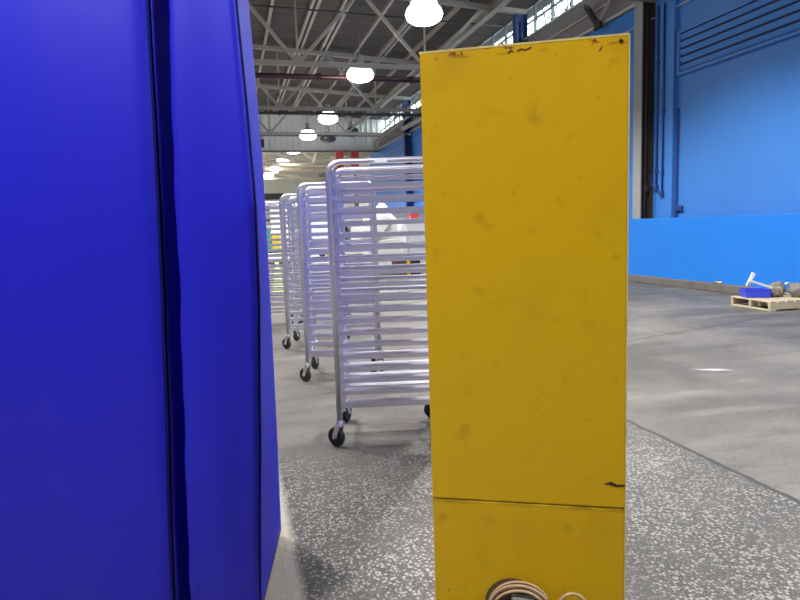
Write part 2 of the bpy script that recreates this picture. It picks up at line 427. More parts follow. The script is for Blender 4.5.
# roof trusses
def truss(y, label, mt='steel_grey'):
    t = thing('roof_truss', label, 'truss', (0, y, 0), group='roof trusses across the hall')
    zb = 5.8; x0 = 2.05-3.6*3
    for s in (-.05, .05):
        MB().bar((XL, s, zb), (XR, s, zb), .05, .11).build('bottom_chord', mt, t)
        MB().bar((XL, s, roofz(XL)-.20), (XR, s, roofz(XR)-.20), .05, .13).build('top_chord', mt, t)
    for k in range(6):
        xa = x0+3.6*k; xm = xa+1.8
        tops = roofz(xm)-.22
        if XL < xa < XR:
            MB().bar((xa, 0, zb), (xa, 0, roofz(xa)-.22), .05).build('web_member', mt, t)
            MB().box((xa, 0, zb+.08), (.34, .02, .22)).build('gusset_plate', mt, t)
        if XL < xm < XR:
            if xa > XL: MB().bar((xa, 0, zb), (xm, 0, tops), .085).build('web_member', mt, t)
            if xa+3.6 < XR: MB().bar((xm, 0, tops), (xa+3.6, 0, zb), .085).build('web_member', mt, t)
            MB().box((xm, 0, tops), (.36, .02, .22)).build('gusset_plate', mt, t)
TL = ['roof truss at the grey column, over the cabinet', 'first roof truss seen across the ceiling, above the red pipe', 'second roof truss seen across the ceiling, just below the red pipe', 'third roof truss, crossing in front of the corrugated partition', 'first tan truss seen below the corrugated partition', 'middle tan truss beyond the corrugated partition', 'farthest tan truss near the end wall']
for y, lb in zip((11.45, 17.4, 23.6, 29.6, 42, 48, 54.5), TL): truss(y, lb, 'steel_grey' if y < 36 else 'tan')

# purlins: pairs of channels along the hall
for i, X in enumerate((-7.4, -5.6, -3.8, -2.1, -.6, .65, 1.62, 2.84, 3.72, 4.9, 5.9, 6.9)):
    pr = MB(); z = roofz(X)-.09
    for s in ((-.085, .085) if X in (2.84, 3.72, 5.9) else (0,)):
        pr.lo((X+s-.045, YB, z-.05), (X+s+.045, 36.3, z+.07))
    side = 'left' if X < 2 else 'right'
    lbs = ['grey roof purlin nearest the far left wall', 'second grey roof purlin from the far left wall', 'third grey roof purlin from the left wall', 'fourth grey roof purlin from the left wall', 'grey roof purlin left of the blue cover top', 'grey roof purlin over the blue cover', 'leftmost pale purlin seen beside the blue cover', 'pale double purlin, second from the blue cover', 'pale double purlin in the middle of the visible ceiling', 'single grey purlin just left of the lamp row', 'double grey purlin just right of the lamp row', 'single grey purlin beside the heavy roof girder']
    tag(pr.build('roof_purlin', 'steel_grey'), lbs[i], 'purlin', 'purlins under the roof deck')
g = MB(); X = 7.75; zz = roofz(X)-.2
g.lo((X-.1, YB, zz-.14), (X+.1, 36.3, zz-.115)); g.lo((X-.1, YB, zz+.12), (X+.1, 36.3, zz+.14)); g.lo((X-.01, YB, zz-.115), (X+.01, 36.3, zz+.12))
tag(g.build('roof_girder', 'steel_grey'), 'heavy grey I-beam girder running along the roof edge above the windows', 'girder')

# pipes across and along
def pipe(name, label, cat, pts, r, m, flanges=()):
    t = thing(name, label, cat, pts[0]); o = Vector(pts[0])
    MB().tube([Vector(p)-o for p in pts], r, 10).build('pipe', m, t, smooth=True)
    d = (Vector(pts[-1])-o).normalized()
    if name == 'far_duct':
        for f in (.8, (Vector(pts[-1])-o).length-.3):
            q = d*f if False else (Vector(pts[-1])-o).normalized()*f; w_ = q+o
            MB().tube([q, (q.x, q.y, roofz(w_.x)-o.z-.03)], .012, 5).build('hanger_rod', m, t)
    for f in flanges:
        MB().tube([d*(f-.06), d*(f+.06)], r*1.35, 10).build('coupling', m, t)
pipe('sprinkler_main', 'thick dark red pipe crossing below the roof', 'pipe', [(-9, 20, 6.06), (8.8, 20, 6.08)], .085, 'red_pipe', (6, 9, 12, 15))
pipe('cross_pipe', 'dark pipe crossing just under the second roof truss', 'pipe', [(-9, 23.5, 5.60), (8.8, 23.5, 5.60)], .055, 'steel_dark', (8, 11, 14))
pipe('cross_pipe', 'pale pipe crossing just above the red pipe', 'pipe', [(-9, 17.9, 5.95), (8.6, 17.9, 5.95)], .05, 'light_pipe', (8, 12, 15))
pipe('cross_cable', 'thin dark cable strung across below the dark deck', 'cable', [(-9, 18.6, 7.9), (8.6, 18.6, 7.45)], .025, 'steel_dark')
for X, z, r, m, lb in ((8.72, 6.70, .03, 'light_pipe', 'bright thin conduit along the foot of the high windows'), (8.74, 6.30, .022, 'light_pipe', 'thin conduit along the middle of the grey cladding strip'), (8.72, 5.92, .035, 'light_pipe', 'tan conduit along the top edge of the blue wall'), (8.74, 5.45, .012, 'light_pipe', 'thin pale wire along the upper blue wall')):
    pipe('long_conduit', lb, 'conduit', [(X, -9, z), (X, 36, z)], r, m)
t = thing('steel_bracket', 'dark V-shaped steel bracket on the grey cladding strip', 'bracket', onx(598, 25, 8.60))
o = Vector(t.location); p1 = onx(586, 6, 8.60)-o; p2 = onx(612, -3, 8.60)-o
MB().bar((0,0,0), p1, .10).build('arm', 'column_dark', t); MB().bar((0,0,0), p2, .07).build('arm', 'steel_grey', t)
MB().box((0,0,0), (.08,.25,.2)).build('gusset_plate', 'column_dark', t)
# tangle at the far right eave: bent ducts and cable trays
for i, (a, bb, r, lb) in enumerate((((8.4, 24, 6.0), (8.3, 29.3, 6.0), .10, 'fat grey duct along the wall top near the partition'), ((8.2, 26, 6.4), (8.5, 36, 6.3), .06, 'thinner grey pipe above the fat duct near the partition'), ((7.9, 22, 6.75), (8.6, 35, 6.75), .05, 'slanting grey pipe under the far high windows'))):
    pipe('eave_duct', lb, 'duct', [a, bb], r, 'steel_grey', (2, 4, 6, 8))
# crooked cables and pipes below the far roof
far = (((2.0, 40, 5.9), (8.4, 44, 6.6), .14), ((1.5, 45, 6.0), (8.4, 41, 5.5), .12), ((1.0, 50, 6.3), (8.5, 50, 6.0), .16), ((2.2, 58, 6.9), (8.5, 55.5, 5.6), .12), ((5.2, 38.5, 5.4), (6.0, 40.0, 7.6), .12), ((6.2, 38.5, 5.3), (8.3, 40.4, 5.9), .10))
fl = ('long tan duct sloping up to the right below the partition', 'tan duct sloping down to the right below the partition', 'level tan duct across the far bays', 'farthest tan duct sloping down near the end wall', 'short steep tan duct just beyond the partition', 'low tan pipe near the blue wall beyond the partition')
for (a, bb, r), lb in zip(far, fl): pipe('far_duct', lb, 'duct', [a, bb], r, 'tan', (2, 4, 6))

for i, lb in enumerate(('crooked pale hose hanging below the far roof on the left', 'crooked pale hose drooping near the red towers', 'crooked thick pale hose beside the far right wall')):
    a = Vector(((1.6, 40, 6.2), (4.0, 39.5, 6.0), (6.0, 46.2, 6.3))[i]); rnd = random.Random(i+3)
    pts = [a+Vector((.55*k, .12*k*rnd.uniform(-1,1), .38*math.sin(k*1.3+i)+rnd.uniform(-.15,.15))) for k in range(6)]
    b = MB(); b.tube(pts, .09+.02*(i == 3), 8)
    for q in (pts[0], pts[-1]): b.tube([q, (q.x, q.y, roofz(q.x)-.011)], .012, 5)
    tag(b.build('far_hose', 'light_pipe', smooth=True), lb, 'hose')
# high-bay lamps
def lamp_proto(lit=True):
    t = thing('high_bay_lamp', '', 'lamp', (0,0,0), group='high bay lamps')
    MB().lathe([(.0,.50),(.10,.50),(.12,.30),(.16,.26),(.16,.20),(.0,.20)], n=16).build('ballast_housing', 'steel_grey', t, smooth=False)
    MB().lathe([(.10,.235),(.20,.205),(.30,.15),(.31,.155),(.205,.225),(.10,.255)], n=28).build('reflector', 'refl', t, smooth=True)
    MB().lathe([(.12,.19),(.28,.13),(.38,.02),(.42,-.09),(.38,-.19),(.28,-.26),(.14,-.295),(0,-.305)], n=24).build('lens', 'lens' if lit else 'lens_off', t, smooth=True)
    return t
LP = lamp_proto(); LIGHTS = []
def place_lamp(x, y, z, label, first=[True], power=380):
    if y > 36: power *= 4
    if 12 < y < 36: power *= 1.5
    if y < 1: power *= .62 if x < 0 else 1.08
    elif y < 7: power *= .42
    if first[0]: o = LP; o.location = (x, y, z); o['label'] = label; first[0] = False
    else: o = dup(LP, (x, y, z), 0, label)
    h = roofz(x)-z-.02
    MB().tube([(0,0,.48), (0,0,h)], .016, 6).build('hanger_rod', 'steel_grey', o)
    ld = bpy.data.lights.new('lamp_light', 'SPOT'); ld.energy = power; ld.spot_size = math.radians(137); ld.spot_blend = .5; ld.shadow_soft_size = .3; ld.color = (1, .985, .965)
    lo = bpy.data.objects.new('lamp_light', ld); C.objects.link(lo); lo.parent = o; lo.location = (0,0,-.34)
    return o
row = [(4.469,13.752),(4.159,19.3),(4.322,26.885),(4.055,31.71),(3.89,37.374),(3.729,42.886),(3.625,49.065),(3.439,54.248)]
for i, (x, y) in enumerate(row):
    place_lamp(x, y, 6.10, ['largest bright lamp, at the top of the picture left of the cabinet', 'second lamp of the bright row, by the dark red pipe', 'third lamp of the bright row, in front of the corrugated partition', 'fourth lamp of the bright row, low on the corrugated partition', 'fifth lamp of the bright row, just below the corrugated partition', 'sixth lamp of the bright row, beyond the partition', 'seventh lamp of the bright row, near the end wall', 'farthest and smallest lamp of the bright row'][i])
for x, y, lb in ((4.6, 8.2, 'bright lamp of the same row above the cabinet, out of view'), (4.8, 2.9, 'bright lamp overhead to the right of the camera'), (5.5, -2.1, 'bright lamp behind the camera on the right')):
    place_lamp(x, y, 6.15, lb)
ADDED_Y = (.3, 6.2, 12.1, 18.9, 23.9, 29.8)  # unseen lamp row added, set to light the cover brightest at the top
for y, lb in zip(ADDED_Y, ('added left row lamp beside the camera', 'added left row lamp just beyond the blue cover', 'added left row lamp, third along', 'added left row lamp, fourth along', 'added left row lamp, fifth along', 'added left row lamp by the partition')):
    place_lamp(-1.7, y, 6.15, lb)
for y, lb in zip((40, 46, 52, 58), ('added left row lamp just beyond the partition', 'added left row lamp in the far bay', 'added left row lamp in the last but one far bay', 'added left row lamp at the end wall')): place_lamp(-1.7, y, 6.15, lb)  # more unseen lamps added to brighten the far bays
for (px, py, Y), lb in (((328, 137, 33), 'unlit dark lamp hanging right of the bright row'), ((352, 131, 33), 'unlit dark lamp nearest the windows, under the third truss')):
    p = ony(px, py, Y); t = lamp_proto(False); t.name = 'unlit_lamp'; t.location = p; t['label'] = lb; t['group'] = 'unlit lamps'
    MB().tube([(0,0,.48), (0,0,roofz(p.x)-p.z-.02)], .016, 6).build('hanger_rod', 'steel_grey', t)
p = ony(261.5, 143.5, 35.5)
t = thing('loudspeaker', 'small black box hanging under the left end of the partition', 'loudspeaker', p)
MB().box((0,0,0), (.28,.25,.42), bev=.02).build('cabinet', 'black', t); MB().tube([(0,0,.2),(0,0,roofz(p.x)-p.z-.03)], .015, 6).build('hanger_rod', 'steel_dark', t)
MB().lathe([(.0,0),(.09,.0),(.10,.012),(0,.012)], mtx=Matrix.Translation((0,-.125,-.05)) @ Matrix.Rotation(PI/2, 4, 'X'), n=14).build('cone', 'rubber', t)

# ------------------------------------------------------------------ yellow cabinet
A = Vector((.485, 1.539, 0)); Bp = Vector((.929, 1.314, 0))
dx = (Bp-A).normalized(); nrm = Vector((dx.y, -dx.x, 0)); W = (Bp-A).length; ang = math.atan2(dx.y, dx.x); H = 1.76; D = .42
t = thing('yellow_cabinet', 'tall scuffed yellow sheet-metal cabinet standing in the middle of the picture', 'cabinet', A, ang)
b = MB(); b.lo((0, .003, .0), (W, D, H)); b.build('body', 'yellow', t, bev=.004); MB().lo((.01, D, .02), (W-.01, D+.004, H-.02)).build('back_panel', 'zinc', t)  # unseen zinc back added to keep yellow out of the rack reflections
MB().lo((.001, -.001, .598), (W-.001, .004, H-.001)).build('upper_panel', 'yellow', t, bev=.0015)
MB().lo((.001, -.001, .02), (W-.001, .004, .594)).build('lower_panel', 'yellow', t, bev=.0015)
M['edge_yellow'] = mat('worn_yellow_edge', (.50, .40, .14, 1), .5, var=.5, scale=18)
MB().lo((-.001, -.0015, H-.002), (W+.001, D, H+.003)).build('top_rim', 'edge_yellow', t)
MB().lo((W-.001, -.0015, .0), (W+.0025, D, H)).build('edge_trim', 'edge_yellow', t)
inv = (Matrix.Translation(A) @ Matrix.Rotation(ang, 4, 'Z')).inverted()
def cab(px, py): return inv @ onplane(px, py, A, nrm)
def lathe_y(c, r, h): # short disc facing the front
    m = Matrix.Translation(c) @ Matrix.Rotation(PI/2, 4, 'X')
    return MB().lathe([(0,0),(r,0),(r,h*.6),(r*.7,h),(0,h)], mtx=m, n=12)
lathe_y(cab(621, 41), .0045, .004).build('bolt', 'bolt', t)
# torn slit and dents
M['tear'] = mat('dark_tear', (.02, .008, .004, 1), .8)
p = [cab(x, y) for x, y in ((604,483.5),(611,481.5),(617,484.5),(625,484.5),(625,486),(616,486.5),(610,484.5))]
b = MB(); f = [b.bm.verts.new((v.x, -.0022, v.z)) for v in p]; b.bm.faces.new(f)
f = bmesh.ops.extrude_face_region(b.bm, geom=b.bm.faces[:]); bmesh.ops.translate(b.bm, verts=[v for v in f['geom'] if isinstance(v, bmesh.types.BMVert)], vec=(0,.0015,0))
b.build('tear', 'tear', t)
def scr(pts, r, nm='paint_chip'):
    b = MB(); b.tube([(cab(*q).x, -.001, cab(*q).z) for q in pts], r, 5); b.build(nm, 'bolt2', t)
M['bolt2'] = mat('rust_brown', (.10, .03, .012, 1), .8)
scr([(508,53),(511,50),(513,52)], .002); scr([(517,51),(521,49),(526,50),(531,47)], .0018); scr([(461,52),(462,55)], .002); scr([(599,51),(602,47)], .0016)
# dark disc paints the hole's shadow behind the coil, with outlet and cord
hc = cab(513, 603); cc = cab(520, 605)
m = Matrix.Translation((hc.x, -.001, hc.z)) @ Matrix.Rotation(PI/2, 4, 'X')
M['hole'] = mat('brown_hole_shadow', (.06, .03, .012, 1), .7)
MB().lathe([(0,.0),(.071,.0),(.074,.004),(.066,.006),(0,.003)], mtx=m, n=32).build('hole_shadow', 'hole', t)
# cord thing
ct = thing('power_cord', 'coiled beige cord with a dark grey plug on the front of the cabinet', 'cord', A, ang)
def loop(c, rx, rz, turns, y0, dy, r, ph=0, jit=.004, start=0, end=1):
    pts = []; n = int(40*turns)
    for i in range(n+1):
        a = ph+2*PI*turns*(start+(end-start)*i/n)
        k = 1+jit*8*math.sin(a*.53+ph)
        pts.append((c.x+rx*k*math.cos(a), y0-dy*i/n+.002*math.sin(a*1.7), c.z+rz*k*math.sin(a)))
    return pts
MB().tube(loop(cc, .076, .068, 4.0, -.012, .030, .0038, .4, .010), .0038, 8).build('coil', 'cord', ct, smooth=True)
c2 = cab(572, 604)
MB().tube(loop(c2, .037, .041, 1.0, -.02, .012, .0046, .1), .0046, 8).build('loose_loop', 'cord', ct, smooth=True)
pc = cab(524, 600)
MB().box((pc.x, -.030, pc.z), (.068, .034, .052), bev=.005, mtx=Matrix.Translation((pc.x, -.026, pc.z)) @ Matrix.Rotation(math.radians(6), 4, 'Y')).build('plug', 'plug', ct)
MB().tube([(pc.x-.035,-.03,pc.z-.01),(pc.x-.06,-.035,pc.z-.05),(pc.x-.03,-.03,pc.z-.12),(pc.x+.05,-.02,pc.z-.2),(pc.x+.09,-.02,.02)], .0042, 8).build('tail', 'cord', ct, smooth=True)

# ------------------------------------------------------------------ blue cover
P0 = Vector((.018, 2.054, 0)); side = Vector((.188, .982, 0)).normalized(); fdir = Vector((side.y, -side.x, 0))   # rightwards along the front
fn = -side
def front(px, py): return onplane(px, py, P0, fn)
def interp(tab, z):
    # tab: list of (z, u) sorted by z
    if z <= tab[0][0]:
        (a, ua), (b_, ub) = tab[0], tab[1]
    elif z >= tab[-1][0]:
        (a, ua), (b_, ub) = tab[-2], tab[-1]
    else:
        for (a, ua), (b_, ub) in zip(tab, tab[1:]):
            if a <= z <= b_: break
    return ua+(ub-ua)*(z-a)/(b_-a)
def bulge(z): return -.13*max(0, 1-((z-1.15)/1.15)**2)
def edge(pix):
    r = []
    for q in pix:
        p = front(*q)
        for _ in range(6): p = onplane(*q, P0+side*bulge(p.z), fn)
        r.append((p.z, (p-P0).dot(fdir)))
    return sorted(r)
eL = edge([(144,0),(150,112),(154.5,200),(159,300),(164,425),(170,600)])
eR = edge([(169.5,0),(171.5,56),(175.5,187),(180.7,275),(185.6,425),(192,600)])
eN = edge([(236,0),(246,100),(255,200),(259,300),(260,450),(260,600)])
far_pl = P0+side*.611
fe = []
for q in [(248,0),(262,160),(270,300),(277,440),(281,535)]:
    p = onplane(*q, far_pl, fn); fe.append((p.z, (p-P0).dot(fdir)))
fe.sort()
ZB, ZT, NZ = .02, 2.28, 36
UL = -1.45
def W3(u, v, z): return P0+fdir*u+side*(v+bulge(z)*max(0, 1-max(v,0)/.6))+Vector((0,0,z))
def rip(u, z, a=.0035):  # soft vertical folds, growing to the hem
    k = .5+.8*max(0, (1.0-z))
    return a*k*(math.sin(u*17+.6*math.sin(z*1.3))+.6*math.sin(u*31+1.2+z*.5))
cv = thing('covered_rack', 'tall storage rack under a deep blue fabric cover at the left', 'rack cover', P0+fdir*-.7+side*.3)
inv2 = Matrix.Translation(cv.location).inverted()
zs = [ZB+(ZT-ZB)*i/NZ for i in range(NZ+1)]
rows = []
for z in zs:   # left panel: left side wall, front, edge curling in
    l = interp(eL, z); r = []
    for v in (.62, .4, .2, .03): r.append(W3(UL, v, z))
    for i in range(27):
        u = UL+.01+(l-UL-.01)*i/26; r.append(W3(u, rip(u, z)+.012*max(0, (i-23)/3)**2, z))
    r += [W3(l+.004, .022, z), W3(l+.001, .045, z)]
    rows.append([inv2 @ p for p in r])
MB().grid(rows).build('left_panel', 'cover', cv, smooth=True, solid=.004)
rows = []
for z in zs:   # recessed strip between the two panels
    l = interp(eL, z); q = interp(eR, z)
    r = [W3(l-.03, .05, z), W3(l+.004, .046, z), W3(l+.010, .030, z), W3(l+.016, .05, z), W3(l+.03, .14, z), W3((l+q)/2+.012, .20, z), W3(q+.01, .21, z), W3(q+.05, .15, z), W3(q+.06, .055, z)]
    rows.append([inv2 @ p for p in r])
MB().grid(rows).build('recessed_strip', 'cover', cv, smooth=True, solid=.003)
rows = []
for j, z in enumerate(zs):   # right panel and its turn round the corner
    q = interp(eR, z)+.0025*math.sin(z*23)*math.sin(z*7); n = interp(eN, z); f_ = interp(fe, z); r = []
    r += [W3(q+.02, .03, z), W3(q+.004, .010, z), W3(q, -.004, z), W3(q+.006, -.010, z)]
    for i in range(1, 12):
        u = q+.006+(n-q-.014)*i/11; r.append(W3(u, -.008+rip(u, z, .005)*min(1,(11-i)/4), z))
    r.append(W3(n, .008, z))
    for i in range(1, 11):
        tt = i/10; u = n+(f_-n)*tt; r.append(W3(u, .008+.603*tt, z+(.004 if j == 0 else 0)))
    rows.append([inv2 @ p for p in r])
MB().grid(rows).build('right_panel', 'cover', cv, smooth=True, solid=.004)
b = MB(); b.tube([inv2 @ W3(interp(eN, z)+.001, .002, z) for z in zs], .0030, 6); b.build('piping', 'piping', cv, smooth=True)
b = MB(); b.tube([inv2 @ W3(interp(eL, z)+.007, .012, z) for z in zs], .0025, 6); b.build('piping', 'piping', cv, smooth=True)
b = MB(); b.grid([[inv2 @ W3(u, v, ZT+.01*math.sin(u*5)) for u in (UL, -.7, interp(eN, ZT))] for v in (.0, .3, .62)]); b.build('top_panel', 'cover', cv, solid=.004)
b = MB(); b.grid([[inv2 @ W3(UL+(interp(fe, z)-UL)*i/8, .615+.006*math.sin(i*2), z) for i in range(9)] for z in zs[::4]]); b.build('back_panel', 'cover', cv, smooth=True, solid=.004)
b = MB()
for u in (-1.40, -.12):
    for v in (.06, .56): b.lo(inv2 @ W3(u-.015, v-.015, .0), inv2 @ W3(u-.015, v-.015, .0)+Vector((.03,.03,2.2)))
b.build('rack_posts', 'alu', cv)

# ------------------------------------------------------------------ aluminium racks
RL, RW, RH, RS = .64, .485, 1.722, .028
def make_rack():
    t = thing('bun_rack', '', 'rack', (0,0,0), 0, 'aluminium tray racks in a row')
    for k, y in enumerate((0, RW)):     # rounded U-frames
        rad = .075; pts = [(0, y, .155)]
        for i in range(7):
            a = PI - (PI/2)*i/6; pts.append((rad+rad*math.cos(a), y, RH-rad+rad*math.sin(a)))
        for i in range(7):
            a = PI/2-(PI/2)*i/6; pts.append((RL-rad+rad*math.cos(a), y, RH-rad+rad*math.sin(a)))
        pts.append((RL, y, .155))
        MB().tube(pts, RS*.62, 8).build('side_frame', 'alu', t, smooth=True)
        s = 1 if k == 0 else -1
        for j in range(20):
            z = .275+.0734*j
            b = MB(); b.lo((.012, y+s*.004-.0015, z-.026), (RL-.012, y+s*.004+.0015, z)); 
            ya, yb = sorted((y+s*.004, y+s*.082)); b.lo((.012, ya, z-.003), (RL-.012, yb, z))
            b.build('ledge', 'alu', t)
        b = MB()
        for x in (.03, RL-.03): b.lo((x-.012, y+s*.006-.001, .22), (x+.012, y+s*.006+.001, RH-.06))
        b.build('ledge_strap', 'alu_b', t)
    for x, z in ((0, .19), (RL, .19), (0, RH-.10), (RL, RH-.10)):
        MB().lo((x-.012, .0, z-.016), (x+.012, RW, z+.016)).build('cross_rail', 'alu_b', t)
    MB().bar((.02, RW/2, .19), (RL-.02, RW/2, .19), .025, .03).build('cross_rail', 'alu_b', t)
    for i, (x, y, a) in enumerate(((0,0,2.5), (0,RW,1.2), (RL,0,3.5), (RL,RW,2.9))):
        ca = Vector((x, y, 0)); tr = Vector((math.cos(a), math.sin(a), 0))*.03; wc = ca+tr+Vector((0,0,.0615)); ax = Vector((-math.sin(a), math.cos(a), 0))
        c = MB().lathe([(0,.135),(.026,.135),(.026,.15),(.018,.17),(0,.17)], c=ca, n=12).build('caster', 'zinc', t)
        f = MB()
        for s in (-.022, .022): f.bar(ca+ax*s+Vector((0,0,.135)), wc+ax*s, .004, .034, up=tuple(tr.normalized()))
        f.bar(ca-ax*.024+Vector((0,0,.134)), ca+ax*.024+Vector((0,0,.134)), .04, .006)
        f.build('fork', 'zinc', c)
        R_ = Vector((0,0,1)).rotation_difference(ax).to_matrix().to_4x4(); R_.translation = wc
        MB().lathe([(.0,-.014),(.035,-.014),(.050,-.017),(.0575,-.014),(.061,-.006),(.061,.006),(.0575,.014),(.050,.017),(.035,.014),(0,.014)], mtx=R_, n=24).build('wheel', 'rubber', c, smooth=False)
        MB().lathe([(0,-.030),(.011,-.030),(.011,.030),(0,.030)], mtx=R_, n=10).build('axle', 'zinc', c)
    return t
RZ = math.radians(-13.4)
rk = make_rack(); rk.location = (.575, 3.665, 0); rk.rotation_euler = (0,0,RZ)
rk['label'] = 'nearest aluminium tray rack, partly behind the yellow cabinet'
tall = ((.585, 5.40, RZ, 'second aluminium tray rack from the camera, behind the nearest one'), (.56, 7.03, RZ-.03, 'third aluminium tray rack from the camera, with lavender ledges'), (.22, 8.75, RZ, 'farthest tray rack, showing beside the edge of the blue cover'))
for x, y, a, lb in tall: dup(rk, (x, y, 0), a, lb)
# sticker on the nearest rack's top tube
st = MB().box((.31, -.0195, RH-.002), (.072, .003, .024)).build('sticker', 'label', rk); st['label'] = 'white sticker on the top tube'

# ------------------------------------------------------------------ pallet and its load
pt = thing('wooden_pallet', 'pale wooden pallet on the floor by the blue wall at the right', 'pallet', (7.14, 6.87, 0), math.radians(-4))
PX, PY = 1.05, .76
for y in (0, PY/2-.02, PY-.04): MB().lo((0, y, .018), (PX, y+.04, .118), bev=.003).build('stringer', 'wood', pt)
for i in range(8):
    w = .095; x = i*(PX-w)/7; MB().lo((x, -.005, .118), (x+w, PY+.005, .136), bev=.002).build('deck_board', 'wood', pt)
for i in (0, 3, 6): 
    x = i*(PX-.095)/6; MB().lo((x, -.004, 0), (x+.095, PY+.004, .018), bev=.002).build('bottom_board', 'wood', pt)
ZP = .1365
p = onz(744, 291, ZP); q = onz(771, 295.5, ZP)
tx = Vector((7.405, 7.40, ZP))
tt = thing('storage_tote', 'blue plastic tote sitting on the wooden pallet', 'tote', tx, math.radians(-24))
def tray(l, w, h, th):
    b = MB(); b.lo((-l/2,-w/2,0), (l/2,w/2,th))
    for a in ((-l/2,-w/2,-l/2+th,w/2), (l/2-th,-w/2,l/2,w/2), (-l/2,-w/2,l/2,-w/2+th), (-l/2,w/2-th,l/2,w/2)): b.lo((a[0],a[1],0), (a[2],a[3],h))
    return b
tray(.33, .25, .112, .006).build('tub', 'tote', tt)
b = MB()
for a in ((-.175,-.135,.175,-.123), (-.175,.123,.175,.135), (-.175,-.123,-.163,.123), (.163,-.123,.175,.123)): b.lo((a[0],a[1],.100), (a[2],a[3],.115))
b.build('rim', 'tote', tt)
# white angle pieces leaning in the tote
def rel(px, py, Y): return ony(px, py, Y)
a0, a1 = rel(747, 286, 7.38), rel(753.5, 272.5, 7.34)
tag(MB().bar(a0, a1, .06, .03).bar(a0+Vector((.03,.02,0)), a1+Vector((.03,.02,-.01)), .012, .05).build('white_bracket', 'white'), 'short white metal channel standing up out of the blue tote', 'channel')
a0, a1 = rel(749, 280.5, 7.30), rel(772, 287.8, 7.2)
tag(MB().bar(a0, a1, .06, .03).build('white_plank', 'white', bev=.004), 'long white plank lying slanted across the blue tote', 'plank')
# motor and rags
mt = thing('electric_motor', 'small grey motor with a yellow band on the pallet beside the blue tote', 'motor', (7.66, 7.26, ZP), math.radians(20))
mm = Matrix.Translation((0,0,.075)) @ Matrix.Rotation(PI/2, 4, 'Y')
MB().lathe([(0,-.09),(.055,-.09),(.07,-.075),(.07,.075),(.055,.09),(0,.09)], mtx=mm, n=18).build('housing', 'rag', mt)
MB().lathe([(.071,-.03),(.073,-.03),(.073,-.0),(.071,.0)], mtx=mm, n=18).build('band', 'yellow_tag', mt)
MB().lo((-.07,-.05,0), (.07,.05,.02)).build('foot', 'steel_dark', mt); MB().tube([(-.09,0,.075),(-.14,0,.075)], .012, 8).build('shaft', 'zinc', mt)
tag(MB().lump((7.90, 7.08, ZP+.09), (.17, .14, .11), 3, .5, 3, 2.6).build('rag_bundle', 'rag', smooth=True), 'crumpled grey-brown rag bundle at the right end of the pallet', 'rags')
tag(MB().lump((7.86, 7.47, ZP+.085), (.13, .11, .10), 8, .5, 3, 2.2).build('rag_bundle', 'rag', smooth=True), 'second rag bundle lying behind the motor on the pallet', 'rags')
tag(MB().box((7.82, 7.24, ZP+.19), (.16, .03, .02), rz=.5).build('white_plank', 'white'), 'small white offcut lying on the rags', 'plank')
# debris by the kerb
for i, (px, py) in enumerate(((720, 279.5), (716, 281))):
    p = onx(px, py, 8.30); tag(MB().lump((p.x, p.y, .145+.02), (.035,.05,.025), i+2, .5, 2).build('rubble_lump', 'wood' if i == 0 else 'rag'), ['pale rubble lump on the kerb left of the pallet', 'dark rubble lump on the kerb left of the pallet'][i], 'rubble')

# ------------------------------------------------------------------ clutter down the hall
def table(name, label, loc, l, w, h, mtop, rz=0, shelf=.45):
    t = thing(name, label, 'workbench', loc, rz)
    MB().lo((-l/2,-w/2,h-.05), (l/2,w/2,h)).build('tabletop', mtop, t)
    if shelf: MB().lo((-l/2+.04,-w/2+.04,shelf-.03), (l/2-.04,w/2-.04,shelf)).build('shelf', mtop, t)
    for sx in (-1, 1):
        for sy in (-1, 1): MB().lo((sx*(l/2-.04)-.025, sy*(w/2-.04)-.025, 0), (sx*(l/2-.04)+.025, sy*(w/2-.04)+.025, h-.05)).build('leg', 'steel_grey', t)
    return t
def bxo(name, label, cat, c, size, m, rz=0):
    t = thing(name, label, cat, c, rz)
    MB().lo((-size[0]/2,-size[1]/2,0), (size[0]/2,size[1]/2,size[2]), bev=.01).build('body', m, t)
    MB().lo((-size[0]/2-.01,-size[1]/2-.01,size[2]), (size[0]/2+.01,size[1]/2+.01,size[2]+.03)).build('lid', m, t)
    return t
def at(px, Y, z): # point on plane Y with that pixel column, at height z
    lo = ony(px, 230, Y); return Vector((lo.x, Y, z))
Yb = 20.0
pA, pB = at(338, Yb, 0), at(366, Yb, 0)
table('workbench', 'long black-topped workbench seen through the nearest rack', ((pA.x+pB.x)/2, Yb, 0), pB.x-pA.x, .8, .80, 'black', 0, .5)
bxo('red_box', 'small red box on the black workbench', 'box', (at(339.5, Yb, 0).x-.06, Yb, .801), (.19,.2,.55), 'red')
bxo('dark_case', 'dark case beside the red box on the black workbench', 'case', (at(345, Yb, 0).x-.02, Yb, .801), (.20,.3,.62), 'black')
bxo('pale_cabinet', 'pale grey cabinet on the black workbench seen through the nearest rack', 'cabinet', (at(355, Yb, 0).x+.02, Yb, .801), (.40,.5,.70), 'canvas')
